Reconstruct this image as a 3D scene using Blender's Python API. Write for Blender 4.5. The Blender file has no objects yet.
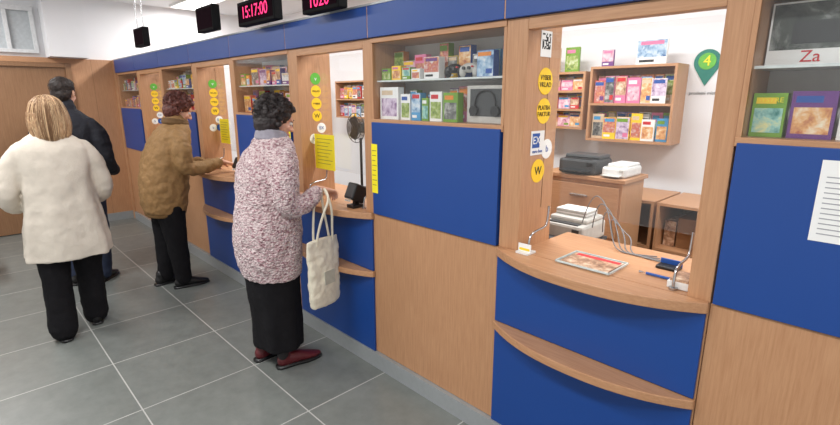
import bpy, bmesh, math, random
from mathutils import Vector, Matrix, Euler
R=math.radians
random.seed(4)
scene=bpy.context.scene
try:
    scene.view_settings.view_transform='Standard'
    scene.view_settings.look='None'
except Exception as e: print(e)

# ------------------------------------------------------------ materials
def s2l(c):
    return tuple(((v/255)/12.92 if v/255<=0.04045 else ((v/255+0.055)/1.055)**2.4) for v in c)+(1,)
MATS={}
def base(name):
    m=bpy.data.materials.new(name); m.use_nodes=True
    nt=m.node_tree; b=nt.nodes['Principled BSDF']
    return m,nt,b
def mat(name,rgb,rough=.5,metal=0,var=.08,scale=30,bump=0,bscale=200,emit=0,spec=.5):
    if name in MATS: return MATS[name]
    m,nt,b=base(name)
    c=s2l(rgb)
    b.inputs['Roughness'].default_value=rough; b.inputs['Metallic'].default_value=metal
    b.inputs['Specular IOR Level'].default_value=spec
    tc=nt.nodes.new('ShaderNodeTexCoord')
    n=nt.nodes.new('ShaderNodeTexNoise'); n.inputs['Scale'].default_value=scale; n.inputs['Detail'].default_value=4
    nt.links.new(tc.outputs['Object'],n.inputs['Vector'])
    cr=nt.nodes.new('ShaderNodeValToRGB')
    cr.color_ramp.elements[0].position=.3; cr.color_ramp.elements[1].position=.7
    cr.color_ramp.elements[0].color=tuple(v*(1-var) for v in c[:3])+(1,)
    cr.color_ramp.elements[1].color=tuple(min(1,v*(1+var)) for v in c[:3])+(1,)
    nt.links.new(n.outputs['Fac'],cr.inputs['Fac']); nt.links.new(cr.outputs['Color'],b.inputs['Base Color'])
    if emit:
        b.inputs['Emission Color'].default_value=c; b.inputs['Emission Strength'].default_value=emit
    if bump:
        n2=nt.nodes.new('ShaderNodeTexNoise'); n2.inputs['Scale'].default_value=bscale; n2.inputs['Detail'].default_value=3
        nt.links.new(tc.outputs['Object'],n2.inputs['Vector'])
        bp=nt.nodes.new('ShaderNodeBump'); bp.inputs['Strength'].default_value=bump; bp.inputs['Distance'].default_value=.01
        nt.links.new(n2.outputs['Fac'],bp.inputs['Height']); nt.links.new(bp.outputs['Normal'],b.inputs['Normal'])
    MATS[name]=m; return m
def wood(name,rgb,rgb2,sc=(60,60,3),rough=.42,lo=.3,hi=.72):
    m,nt,b=base(name)
    tc=nt.nodes.new('ShaderNodeTexCoord'); mp=nt.nodes.new('ShaderNodeMapping'); mp.inputs['Scale'].default_value=sc
    n=nt.nodes.new('ShaderNodeTexNoise'); n.inputs['Scale'].default_value=2.2; n.inputs['Detail'].default_value=6; n.inputs['Roughness'].default_value=.65
    nt.links.new(tc.outputs['Object'],mp.inputs['Vector']); nt.links.new(mp.outputs['Vector'],n.inputs['Vector'])
    cr=nt.nodes.new('ShaderNodeValToRGB'); cr.color_ramp.elements[0].position=lo; cr.color_ramp.elements[1].position=hi
    cr.color_ramp.elements[0].color=s2l(rgb2); cr.color_ramp.elements[1].color=s2l(rgb)
    nt.links.new(n.outputs['Fac'],cr.inputs['Fac']); nt.links.new(cr.outputs['Color'],b.inputs['Base Color'])
    b.inputs['Roughness'].default_value=rough
    return m
WOOD=wood('beech_laminate',(196,150,112),(174,126,90))
WOODH=wood('beech_laminate_horizontal',(196,150,112),(174,126,90),(3,60,60))
DOORW=wood('door_veneer',(150,112,80),(130,94,64))
BLUE=mat('blue_laminate',(19,66,140),.42,var=.03,scale=3)
WHITE=mat('white_paint',(230,230,232),.8,var=.02,scale=2)
CEILM=mat('ceiling_paint',(222,222,223),.85,var=.02,scale=2)
PLINTH=mat('grey_plinth',(160,164,166),.35,.2,var=.04)
BLACK=mat('black_plastic',(22,22,24),.4)
BLACKM=mat('matte_black_housing',(14,14,16),.7,spec=.1)
DGREY=mat('dark_grey_plastic',(62,64,66),.45)
GREYP=mat('grey_plastic',(190,188,182),.5)
WHITEP=mat('white_plastic',(226,226,224),.45)
CHROME=mat('brushed_steel',(180,180,182),.25,1)
PAPER=mat('white_paper',(236,236,234),.7,var=.02)
YEL=mat('yellow_paper',(246,230,36),.6,var=.03)
YELS=mat('yellow_sticker',(250,206,40),.5,var=.03)
SBLUE=mat('sticker_blue',(30,80,160),.5)
SGREEN=mat('sticker_green',(96,180,60),.5)
INK=mat('black_ink',(25,25,28),.6)
LED=mat('led_magenta',(255,20,110),.5,emit=1.1)
TEAL=mat('teal_print',(20,120,105),.6)
GREYBOARD=mat('grey_backboard',(214,212,208),.7,var=.03)
def glassm():
    m,nt,b=base('clear_glass')
    out=[n for n in nt.nodes if n.type=='OUTPUT_MATERIAL'][0]
    tr=nt.nodes.new('ShaderNodeBsdfTransparent'); gl=nt.nodes.new('ShaderNodeBsdfGlossy'); gl.inputs['Roughness'].default_value=.03
    tr.inputs['Color'].default_value=(.985,.99,.99,1)
    lw=nt.nodes.new('ShaderNodeLayerWeight'); lw.inputs[0].default_value=.5
    pw=nt.nodes.new('ShaderNodeMath'); pw.operation='POWER'; pw.inputs[1].default_value=4; nt.links.new(lw.outputs['Facing'],pw.inputs[0])
    ma=nt.nodes.new('ShaderNodeMath'); ma.operation='MULTIPLY_ADD'; ma.inputs[1].default_value=.5; ma.inputs[2].default_value=.035; nt.links.new(pw.outputs[0],ma.inputs[0])
    mx=nt.nodes.new('ShaderNodeMixShader')
    nt.links.new(ma.outputs[0],mx.inputs[0]); nt.links.new(tr.outputs[0],mx.inputs[1]); nt.links.new(gl.outputs[0],mx.inputs[2])
    nt.links.new(mx.outputs[0],out.inputs['Surface']); return m
GLASS=glassm()
def printm(i,cols,scale=9):
    m,nt,b=base('printed_card_%d'%i)
    tc=nt.nodes.new('ShaderNodeTexCoord'); mp=nt.nodes.new('ShaderNodeMapping'); mp.inputs['Location'].default_value=(i*3.1,i*1.7,i*.9)
    v=nt.nodes.new('ShaderNodeTexNoise'); v.inputs['Scale'].default_value=scale*3; v.inputs['Detail'].default_value=6; v.inputs['Roughness'].default_value=.62; v.inputs['Distortion'].default_value=.4
    nt.links.new(tc.outputs['Object'],mp.inputs['Vector']); nt.links.new(mp.outputs['Vector'],v.inputs['Vector'])
    cr=nt.nodes.new('ShaderNodeValToRGB'); cr.color_ramp.interpolation='LINEAR'
    while len(cr.color_ramp.elements)<len(cols): cr.color_ramp.elements.new(.5)
    for k,c in enumerate(cols):
        cr.color_ramp.elements[k].position=.32+.36*k/(len(cols)-1); cr.color_ramp.elements[k].color=s2l(c)
    nt.links.new(v.outputs['Fac'],cr.inputs['Fac']); nt.links.new(cr.outputs['Color'],b.inputs['Base Color'])
    b.inputs['Roughness'].default_value=.4
    return m
PR=[printm(0,[(50,90,50),(150,170,80),(215,220,190)]),
    printm(1,[(110,60,120),(200,180,205),(235,225,235)]),
    printm(2,[(220,215,205),(190,90,80),(230,200,140)]),
    printm(3,[(50,95,150),(160,190,215),(225,228,230)]),
    printm(4,[(170,80,60),(225,170,110),(240,230,205)]),
    printm(5,[(40,42,44),(110,112,110),(190,190,185)]),
    printm(6,[(170,80,120),(225,180,195),(240,225,225)]),
    printm(7,[(200,200,198),(225,225,225),(150,152,155)]),
    printm(8,[(120,84,62),(190,150,120),(235,215,190)]),
    printm(9,[(50,125,120),(150,200,190),(235,225,150)])]
PHOTO=printm(10,[(35,40,40),(80,86,82),(160,164,162)],4)
PURP=mat('violet_card',(106,56,128),.4); GRN=mat('green_card',(112,156,44),.4); ORG=mat('orange_card',(220,130,40),.4)
RED=mat('red_card',(200,35,45),.4); PINK=mat('pink_card',(220,120,160),.4); CYAN=mat('cyan_card',(70,150,200),.4); BEIGE=mat('beige_card',(214,190,160),.5)

# ------------------------------------------------------------ helpers
def empty(name,loc=(0,0,0),rz=0):
    e=bpy.data.objects.new(name,None); e.empty_display_size=.1; e.location=loc; e.rotation_euler=(0,0,rz)
    scene.collection.objects.link(e); return e
def put(obj,parent,local=False):
    scene.collection.objects.link(obj)
    if parent is not None:
        obj.parent=parent
        if not local: obj.location=Vector(obj.location)-Vector(parent.location)
    return obj
def box(parent,name,x,y,z,m,bev=0,local=False,rot=None):
    c=Vector(((x[0]+x[1])/2,(y[0]+y[1])/2,(z[0]+z[1])/2)); d=(x[1]-x[0],y[1]-y[0],z[1]-z[0])
    bm=bmesh.new(); bmesh.ops.create_cube(bm,size=1)
    bmesh.ops.scale(bm,vec=d,verts=bm.verts)
    if bev: bmesh.ops.bevel(bm,geom=bm.edges[:],offset=min(bev,min(d)*.45),segments=2,affect='EDGES',profile=.5)
    me=bpy.data.meshes.new(name); bm.to_mesh(me); bm.free(); me.materials.append(m)
    o=bpy.data.objects.new(name,me); o.location=c
    if rot: o.rotation_euler=rot
    return put(o,parent,local)
def boxes(parent,name,lst):
    bm=bmesh.new(); ms=[]
    for x,y,z,m in lst:
        if m not in ms: ms.append(m)
        r=bmesh.ops.create_cube(bm,size=1); vs=r['verts']
        bmesh.ops.scale(bm,vec=(x[1]-x[0],y[1]-y[0],z[1]-z[0]),verts=vs)
        bmesh.ops.translate(bm,vec=((x[0]+x[1])/2,(y[0]+y[1])/2,(z[0]+z[1])/2),verts=vs)
        fs=set(f for v in vs for f in v.link_faces)
        for f in fs: f.material_index=ms.index(m)
    me=bpy.data.meshes.new(name); bm.to_mesh(me); bm.free()
    for m in ms: me.materials.append(m)
    o=bpy.data.objects.new(name,me); return put(o,parent)
def poly(parent,name,pts,z0,z1,m,bev=.004):
    bm=bmesh.new(); vs=[bm.verts.new((p[0],p[1],z0)) for p in pts]
    f=bm.faces.new(vs); r=bmesh.ops.extrude_face_region(bm,geom=[f])
    bmesh.ops.translate(bm,vec=(0,0,z1-z0),verts=[g for g in r['geom'] if isinstance(g,bmesh.types.BMVert)])
    bmesh.ops.recalc_face_normals(bm,faces=bm.faces)
    me=bpy.data.meshes.new(name); bm.to_mesh(me); bm.free(); me.materials.append(m)
    o=bpy.data.objects.new(name,me)
    if bev:
        b=o.modifiers.new('b','BEVEL'); b.width=bev; b.segments=2; b.limit_method='ANGLE'; b.angle_limit=R(50)
    return put(o,parent)
def text(parent,body,size,loc,rot,m,name='lettering',align='CENTER',ext=.0006):
    cu=bpy.data.curves.new(name,'FONT'); cu.body=body; cu.size=size; cu.align_x=align; cu.align_y='CENTER'; cu.extrude=ext
    cu.materials.append(m); o=bpy.data.objects.new(name,cu); o.location=loc; o.rotation_euler=rot
    return put(o,parent)
FR=(R(90),0,0); SD=(R(90),0,R(90))
def curve(parent,name,pts,rad,m,local=False,cyc=False):
    cu=bpy.data.curves.new(name,'CURVE'); cu.dimensions='3D'; cu.bevel_depth=rad; cu.bevel_resolution=3
    sp=cu.splines.new('NURBS'); sp.points.add(len(pts)-1); sp.order_u=3; sp.use_endpoint_u=True; sp.use_cyclic_u=cyc; sp.resolution_u=6
    for i,p in enumerate(pts): sp.points[i].co=(p[0],p[1],p[2],1)
    cu.materials.append(m); o=bpy.data.objects.new(name,cu); return put(o,parent,local)
def cyl(parent,name,c,r,h,m,axis='Z',seg=32,r2=None,local=False):
    bm=bmesh.new(); bmesh.ops.create_cone(bm,cap_ends=True,segments=seg,radius1=r,radius2=r if r2 is None else r2,depth=h)
    me=bpy.data.meshes.new(name); bm.to_mesh(me); bm.free(); me.materials.append(m)
    o=bpy.data.objects.new(name,me); o.location=c
    if axis=='Y': o.rotation_euler=(R(90),0,0)
    if axis=='X': o.rotation_euler=(0,R(90),0)
    return put(o,parent,local)

# ------------------------------------------------------------ room shell
def floor_mat():
    m,nt,b=base('grey_floor_tiles')
    tc=nt.nodes.new('ShaderNodeTexCoord')
    sx=nt.nodes.new('ShaderNodeSeparateXYZ'); nt.links.new(tc.outputs['Object'],sx.inputs[0])
    T=.62; lines=[]; cells=[]
    for ax,off in (('X',1.99),('Y',.541)):
        a=nt.nodes.new('ShaderNodeMath'); a.operation='ADD'; a.inputs[1].default_value=off+T*40; nt.links.new(sx.outputs[ax],a.inputs[0])
        d=nt.nodes.new('ShaderNodeMath'); d.operation='DIVIDE'; d.inputs[1].default_value=T; nt.links.new(a.outputs[0],d.inputs[0])
        f=nt.nodes.new('ShaderNodeMath'); f.operation='FRACT'; nt.links.new(d.outputs[0],f.inputs[0])
        fl=nt.nodes.new('ShaderNodeMath'); fl.operation='FLOOR'; nt.links.new(d.outputs[0],fl.inputs[0]); cells.append(fl)
        p=nt.nodes.new('ShaderNodeMath'); p.operation='PINGPONG'; p.inputs[1].default_value=.5; nt.links.new(f.outputs[0],p.inputs[0])
        l=nt.nodes.new('ShaderNodeMath'); l.operation='LESS_THAN'; l.inputs[1].default_value=.005; nt.links.new(p.outputs[0],l.inputs[0]); lines.append(l)
    mx=nt.nodes.new('ShaderNodeMath'); mx.operation='MAXIMUM'; nt.links.new(lines[0].outputs[0],mx.inputs[0]); nt.links.new(lines[1].outputs[0],mx.inputs[1])
    cb=nt.nodes.new('ShaderNodeCombineXYZ'); nt.links.new(cells[0].outputs[0],cb.inputs[0]); nt.links.new(cells[1].outputs[0],cb.inputs[1])
    wn=nt.nodes.new('ShaderNodeTexWhiteNoise'); nt.links.new(cb.outputs[0],wn.inputs['Vector'])
    n=nt.nodes.new('ShaderNodeTexNoise'); n.inputs['Scale'].default_value=9; n.inputs['Detail'].default_value=8; n.inputs['Roughness'].default_value=.7
    nt.links.new(tc.outputs['Object'],n.inputs['Vector'])
    mm=nt.nodes.new('ShaderNodeMath'); mm.operation='MULTIPLY_ADD'; mm.inputs[1].default_value=.2; nt.links.new(wn.outputs['Value'],mm.inputs[0]); nt.links.new(n.outputs['Fac'],mm.inputs[2])
    cr=nt.nodes.new('ShaderNodeValToRGB'); cr.color_ramp.elements[0].position=.35; cr.color_ramp.elements[1].position=.85
    cr.color_ramp.elements[0].color=s2l((106,110,107)); cr.color_ramp.elements[1].color=s2l((126,130,126))
    nt.links.new(mm.outputs[0],cr.inputs['Fac'])
    mix=nt.nodes.new('ShaderNodeMix'); mix.data_type='RGBA'; nt.links.new(mx.outputs[0],mix.inputs[0]); nt.links.new(cr.outputs['Color'],mix.inputs[6]); mix.inputs[7].default_value=s2l((188,188,184))
    nt.links.new(mix.outputs[2],b.inputs['Base Color']); b.inputs['Roughness'].default_value=.34
    return m
def shell(name,x,y,z,m):
    bm=bmesh.new(); bmesh.ops.create_cube(bm,size=1)
    bmesh.ops.scale(bm,vec=(x[1]-x[0],y[1]-y[0],z[1]-z[0]),verts=bm.verts); bmesh.ops.translate(bm,vec=((x[0]+x[1])/2,(y[0]+y[1])/2,(z[0]+z[1])/2),verts=bm.verts)
    me=bpy.data.meshes.new(name); bm.to_mesh(me); bm.free(); me.materials.append(m); o=bpy.data.objects.new(name,me); return put(o,None)
XW=-7.32; CH=2.78
shell('floor',(-7.6,2.6),(-4.2,2.4),(-.1,0),floor_mat())
shell('ceiling',(-7.6,2.6),(-4.2,2.4),(CH,CH+.1),CEILM)
shell('wall_back',(-7.6,2.6),(2.2,2.4),(0,CH),WHITE)
shell('wall_left',(-7.6,XW-.06),(-4.2,2.2),(0,CH),WHITE)
w=empty('wood_wall_cladding',(XW,-.2,0))
box(w,'panel_side',(XW-.06,XW),(-.46,-.02),(.1,2.06),WOOD,.002)
box(w,'panel_far',(XW-.06,XW),(-4.2,-1.52),(.1,2.06),WOOD,.002)
box(w,'panel_over_door',(XW-.06,XW),(-1.52,-.46),(2.001,2.06),WOODH,.002)
box(w,'seam',(XW,XW+.001),(-.25,-.247),(.1,2.06),DOORW)
d=empty('door_1',(XW,-1,0))
box(d,'leaf',(XW-.05,XW-.015),(-1.46,-.52),(.01,1.95),DOORW,.002)
box(d,'jamb_right',(XW-.06,XW+.015),(-.52,-.46),(0,2.0),DOORW,.002)
box(d,'jamb_left',(XW-.06,XW+.015),(-1.52,-1.46),(0,2.0),DOORW,.002)
box(d,'head',(XW-.06,XW+.014),(-1.459,-.521),(1.95,1.999),DOORW,.002)
cyl(d,'handle_rose',(XW,-.6,1.02),.025,.02,CHROME,'X')
box(d,'lever',(XW+.01,XW+.025),(-.72,-.59),(1.01,1.03),CHROME,.004)
shell('baseboard_left',(XW-.06,XW+.012),(-.46,-.02),(0,.1),PLINTH)
wd=empty('window_1',(XW-.05,-1.2,2.3))
for k in range(9):
    box(wd,'mullion_%d'%k,(XW-.06,XW-.01),(-2.7+k*.24,-2.66+k*.24),(2.12,2.6),mat('window_frame',(212,213,214),.4),.003)
box(wd,'frame_bottom',(XW-.06,XW-.005),(-2.7,-.74),(2.10,2.14),MATS['window_frame'],.003); box(wd,'frame_top',(XW-.06,XW-.005),(-2.7,-.74),(2.56,2.62),MATS['window_frame'],.003)
box(wd,'pane',(XW-.055,XW-.05),(-2.7,-.74),(2.14,2.56),mat('frosted_pane',(180,185,188),.4))
shell('trim_1',(XW-.06,XW+.25),(-.68,-.3),(2.06,CH),WHITE)

# ------------------------------------------------------------ counters
Z0,ZP,ZB,ZC,ZF=.1,.96,1.475,1.875,1.9
def service(x0,x1,idx):
    g=empty('service_counter',((x0+x1)/2,0,0))
    box(g,'side_partition_left',(x0,x0+.1),(0,.25),(Z0,ZF),WOOD,.003)
    box(g,'side_partition_right',(x1-.07,x1),(0,.25),(Z0,ZF),WOOD,.003)
    box(g,'header',(x0+.1,x1-.07),(0,.05),(ZC-.02,ZF),WOODH,.002)
    box(g,'front_panel_upper',(x0+.005,x1-.005),(-.014,-.001),(.615,.925),BLUE,.002)
    box(g,'front_panel_lower',(x0+.005,x1-.005),(-.014,-.001),(Z0,.575),BLUE,.002)
    box(g,'plinth',(x0,x1),(-.022,.1),(0,Z0-.002),PLINTH)
    def arc(d,off):
        pts=[]; n=26
        for i in range(n+1):
            t=-1+2*i/n; xx=(x0+x1)/2+t*(x1-x0)/2
            pts.append((xx,-off-d*(1-abs(t)**2.3)))
        return pts
    a=arc(.125,.02)
    poly(g,'counter_top',a+[(x1,-.001),(x0,-.001)],.927,.965,WOODH)
    box(g,'counter_top_inner',(x0+.1,x1-.07),(-.001,.42),(.927,.965),WOODH)
    poly(g,'bag_shelf',arc(.11,.02)+[(x1,-.001),(x0,-.001)],.578,.612,WOODH)
    box(g,'inner_front',(x0+.1,x1-.07),(.0,.03),(Z0,.925),WOOD)
    box(g,'glass_screen',(x0+.1,x1-.07),(.16,.166),(1.13,ZC-.02),GLASS)
    for sx in (x0+.14,x1-.12):
        curve(g,'glass_bracket',[(sx,.02,.968),(sx,.02,1.03),(sx,.06,1.045),(sx,.13,1.05),(sx,.16,1.06),(sx,.163,1.14)],.005,CHROME)
        cyl(g,'bracket_foot',(sx,.02,.97),.014,.008,CHROME)
    xs=x0+.101
    def disc(y,z,r,m,txt,tm=INK,ts=.02):
        cyl(g,'sticker',(xs,y,z),r,.0015,m,'X')
        for k,t in enumerate(txt):
            text(g,t,ts,(xs+.0016,y,z+(len(txt)-1)*ts*.5-k*ts),SD,tm)
    if idx==0:
        boxes(g,'qr_sticker',[((xs,xs+.001),(.09,.17),(1.76,1.86),PAPER)]+[((xs+.001,xs+.0016),(.1+.006*i,.106+.006*i),(1.79+.006*j,1.796+.006*j),INK) for i in range(10) for j in range(10) if random.random()<.5])
        disc(.14,1.665,.054,YELS,['VYBER','VKLAD'],INK,.028)
        disc(.14,1.545,.052,YELS,['PLATBA','FAKTUR'],INK,.026)
        box(g,'sticker_card',(xs,xs+.001),(.055,.155),(1.365,1.465),PAPER)
        box(g,'sticker_mark',(xs+.001,xs+.0015),(.065,.12),(1.395,1.455),SBLUE)
        text(g,'EX',.045,(xs+.002,.095,1.425),SD,PAPER)
        text(g,'euro box',.02,(xs+.002,.105,1.38),SD,SBLUE)
        disc(.18,1.385,.042,PAPER,['b'],SBLUE,.04)
        disc(.12,1.295,.05,YELS,['W'],INK,.05)
    else:
        disc(.13,1.72,.038,SGREEN,['v'],PAPER,.04); disc(.13,1.64,.038,YELS,['VKLAD'],INK,.018)
        disc(.13,1.56,.038,YELS,['VYBER'],INK,.018); disc(.13,1.48,.036,YELS,['W'],INK,.04)
        disc(.16,1.40,.034,PAPER,['EX'],SBLUE,.03); disc(.10,1.33,.034,PAPER,['b'],SBLUE,.03); disc(.16,1.33,.03,SBLUE,['i'],PAPER,.03)
    return g
def display(x0,x1,idx):
    g=empty('display_cabinet',((x0+x1)/2,0,0))
    box(g,'lower_panel',(x0+.002,x1-.002),(0,.03),(Z0,ZP),WOOD,.002)
    box(g,'blue_panel',(x0+.008,x1-.008),(-.012,.02),(ZP+.004,ZB-.004),BLUE,.002)
    box(g,'side_left',(x0,x0+.014),(0.0,.25),(ZB,ZF),WOOD); box(g,'side_right',(x1-.014,x1),(0.0,.25),(ZB,ZF),WOOD)
    box(g,'case_floor',(x0,x1),(-.004,.25),(ZB-.015,ZB+.012),WOODH,.002)
    box(g,'case_top',(x0,x1),(-.004,.25),(ZC,ZF),WOODH,.002)
    box(g,'case_back',(x0+.014,x1-.014),(.235,.25),(ZB,ZC),GREYBOARD)
    box(g,'glass_shelf',(x0+.014,x1-.014),(.03,.235),(1.68,1.688),mat('shelf_edge',(215,222,220),.2))
    box(g,'front_glass',(x0+.014,x1-.014),(.008,.012),(ZB+.012,ZC),GLASS)
    box(g,'mid_panel',(x0,x1),(.03,.05),(Z0,ZB),WOOD)
    box(g,'plinth',(x0,x1),(-.022,.1),(0,Z0-.002),PLINTH)
    return g
SB=[(-1.21,-.375),(-2.93,-2.08),(-4.64,-3.78),(-6.36,-5.5)]
DB=[(-.375,.5),(-2.08,-1.21),(-3.78,-2.93),(-5.5,-4.64),(-7.22,-6.36)]
for i,b_ in enumerate(SB): service(b_[0],b_[1],i)
for i,b_ in enumerate(DB): display(b_[0],b_[1],i)
f=empty('fascia_board',(-3.3,0,2))
for x0,x1 in SB+DB:
    box(f,'blue_board',(x0+.003,x1-.003),(-.02,.03),(ZF+.001,2.055),BLUE,.002)
    box(f,'joint',(x0-.003,x0+.003),(-.018,.03),(ZF+.001,2.054),WOODH)
box(f,'top_cap',(-7.22,.5),(-.02,.25),(2.056,2.066),PLINTH)
shell('trim_2',(-7.38,-7.222),(-.02,.25),(0,2.06),WOOD)

# merchandise: every item is a box/card with a printed cover
ACC=[PAPER,YELS,RED,GRN,PURP,SBLUE,PINK,CYAN,ORG,BEIGE]
def cover(L,rnd,x0,x1,y,z0,z1,thick,body=None,img=None):
    body=body or rnd.choice(ACC); img=img or rnd.choice(PR); w_=x1-x0; h=z1-z0; e=.0008
    L.append(((x0,x1),(y,y+thick),(z0,z1),body))
    t=rnd.choice([0,1,2]); a=rnd.choice(ACC)
    if t==0:
        L.append(((x0+w_*.08,x1-w_*.08),(y-e,y),(z0+h*.1,z0+h*.66),img)); L.append(((x0+w_*.1,x1-w_*.3),(y-e,y),(z0+h*.76,z0+h*.9),a))
    elif t==1:
        L.append(((x0+w_*.02,x1-w_*.02),(y-e,y),(z0+h*.3,z0+h*.98),img)); L.append(((x0+w_*.12,x1-w_*.12),(y-2*e,y-e),(z0+h*.8,z0+h*.94),a)); L.append(((x0+w_*.1,x1-w_*.4),(y-e,y),(z0+h*.1,z0+h*.2),INK if body is PAPER else PAPER))
    else:
        L.append(((x0+w_*.02,x1-w_*.02),(y-e,y),(z0+h*.02,z0+h*.98),img)); L.append(((x0+w_*.05,x1-w_*.15),(y-2*e,y-e),(z0+h*.78,z0+h*.93),a)); L.append(((x0+w_*.55,x1-w_*.08),(y-2*e,y-e),(z0+h*.12,z0+h*.3),rnd.choice(ACC)))
def items(name,x0,x1,y,z,hmax,spec=None,seed=0,wr=(.05,.13),thick=.04,gap=.03,jy=.05):
    rnd=random.Random(seed); L=[]
    if spec is None:
        x=x0
        while x<x1-.04:
            wd_=rnd.uniform(*wr); wd_=min(wd_,x1-x); h=rnd.uniform(.5,.95)*hmax; yy=y+rnd.uniform(0,jy)
            cover(L,rnd,x,x+wd_-.006,yy,z,z+h,thick); x+=wd_+rnd.uniform(0,gap)
    else:
        for a,b_,h,body,img in spec: cover(L,rnd,a,b_,y,z,z+h,thick,body,img)
    return boxes(None,name,L)
zf=ZB+.0125; zs=1.6885
items('boxed_games',0,0,.06,zf,.1,[(-.357,-.275,.125,GRN,PR[9]),(-.265,-.165,.13,PURP,PR[4]),(-.155,-.02,.135,WHITEP,PR[8]),(0,.12,.14,SBLUE,PR[3]),(.14,.28,.15,ORG,PR[4]),(.3,.44,.12,PAPER,PR[2])],seed=2)
bz=items('picture_box',0,0,.12,zs,.1,[(-.355,-.0,.175,WHITEP,PR[7])],seed=1)
items('toy_box_set',0,0,.12,zs,.1,[(.03,.2,.16,ORG,PR[4]),(.22,.42,.15,CYAN,PR[3])])
box(bz,'cover_white',(-.355,-.0),(.1172,.1184),(zs,zs+.175),PAPER,local=True)
box(bz,'cover_photo',(-.35,-.005),(.1164,.1172),(zs+.045,zs+.17),PHOTO,local=True)
box(bz,'cover_photo_truck',(-.30,-.09),(.1156,.1164),(zs+.06,zs+.12),DGREY,local=True)
text(bz,'Za',.045,(-.25,.116,zs+.024),FR,RED); text(bz,'48',.032,(-.14,.116,zs+.024),FR,PURP)
text(None,'BYSTRE',.02,(-.316,.0575,zf+.105),FR,YEL,'box_lettering')
# D1
items('leaflet_stack',0,0,.04,zf,.1,[(-2.055,-1.91,.165,PAPER,PR[1])],seed=3)
items('boxed_games',0,0,.04,zf,.1,[(-1.89,-1.82,.13,PAPER,PR[0]),(-1.81,-1.745,.135,CYAN,PR[3]),(-1.735,-1.69,.11,GRN,PR[9]),(-1.68,-1.60,.14,PAPER,PR[0]),(-1.59,-1.50,.135,GRN,PR[5])],seed=8)
items('boxed_games',-1.9,-1.49,.11,zf,.19,seed=18,wr=(.05,.09),gap=.005,jy=.02)
bw=empty('headset_box',(-1.36,.07,zf))
box(bw,'carton',(-1.47,-1.25),(.07,.15),(zf,zf+.165),GREYP,.003); box(bw,'window_opening',(-1.45,-1.27),(.069,.0695),(zf+.03,zf+.15),DGREY); 
curve(bw,'headband',[(-1.42,.062,zf+.05),(-1.42,.062,zf+.12),(-1.36,.062,zf+.15),(-1.30,.062,zf+.12),(-1.30,.062,zf+.05)],.004,BLACK)
for sx in (-1.42,-1.30): cyl(bw,'ear_cup',(sx,.06,zf+.055),.022,.016,BLACK,'Y')
items('packaged_toys',0,0,.05,zs,.1,[(-2.05,-1.98,.06,GRN,PR[0]),(-1.97,-1.90,.07,YELS,PR[4]),(-1.89,-1.83,.06,GRN,PR[9]),(-1.82,-1.76,.05,PAPER,PR[2])],seed=4)
items('packaged_toys',-2.05,-1.23,.115,zs,.18,seed=5,wr=(.05,.1),gap=.005,jy=.03)
items('boxed_games',0,0,.05,zs,.1,[(-1.73,-1.63,.1,PAPER,PR[2]),(-1.40,-1.31,.11,SBLUE,PR[3])],seed=12)
def ellmesh(parts,name,parent,m):
    bm=bmesh.new()
    for c,r in parts:
        bmesh.ops.create_icosphere(bm,subdivisions=3,radius=1,matrix=Matrix.Translation(c)@Matrix.Diagonal((r[0],r[1],r[2],1)))
    me=bpy.data.meshes.new(name); bm.to_mesh(me); bm.free(); me.materials.append(m)
    for p_ in me.polygons: p_.use_smooth=True
    o=bpy.data.objects.new(name,me); 
    r=o.modifiers.new('r','REMESH'); r.mode='VOXEL'; r.voxel_size=.004; r.use_smooth_shade=True
    return put(o,parent,True)
for k,(gx,mm_) in enumerate(((-1.55,BLACK),(-1.46,GREYP))):
    gc=empty('game_controller',(gx,.07,zs+.032)); 
    ellmesh([((0,0,.01),(.045,.018,.022)),((-.04,0,-.005),(.018,.018,.027)),((.04,0,-.005),(.018,.018,.027))],'shell',gc,mm_)
    cyl(gc,'stick',(-.015,-.022,.008),.007,.012,DGREY,'Y',local=True); cyl(gc,'stick',(.015,-.022,.008),.007,.012,DGREY,'Y',local=True); cyl(gc,'button',(.032,-.018,.014),.004,.01,RED,'Y',local=True)
for k,(x0,x1) in enumerate(DB[2:]):
    items('packaged_toys',x0+.03,x1-.03,.04,zf,.16,seed=20+k,gap=.01,jy=.02); items('packaged_toys',x0+.03,x1-.03,.04,zs,.14,seed=30+k,gap=.01,jy=.02)
    items('packaged_toys',x0+.03,x1-.03,.13,zf,.19,seed=40+k,gap=.005,jy=.02); items('packaged_toys',x0+.03,x1-.03,.13,zs,.17,seed=50+k,gap=.005,jy=.02)

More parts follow.
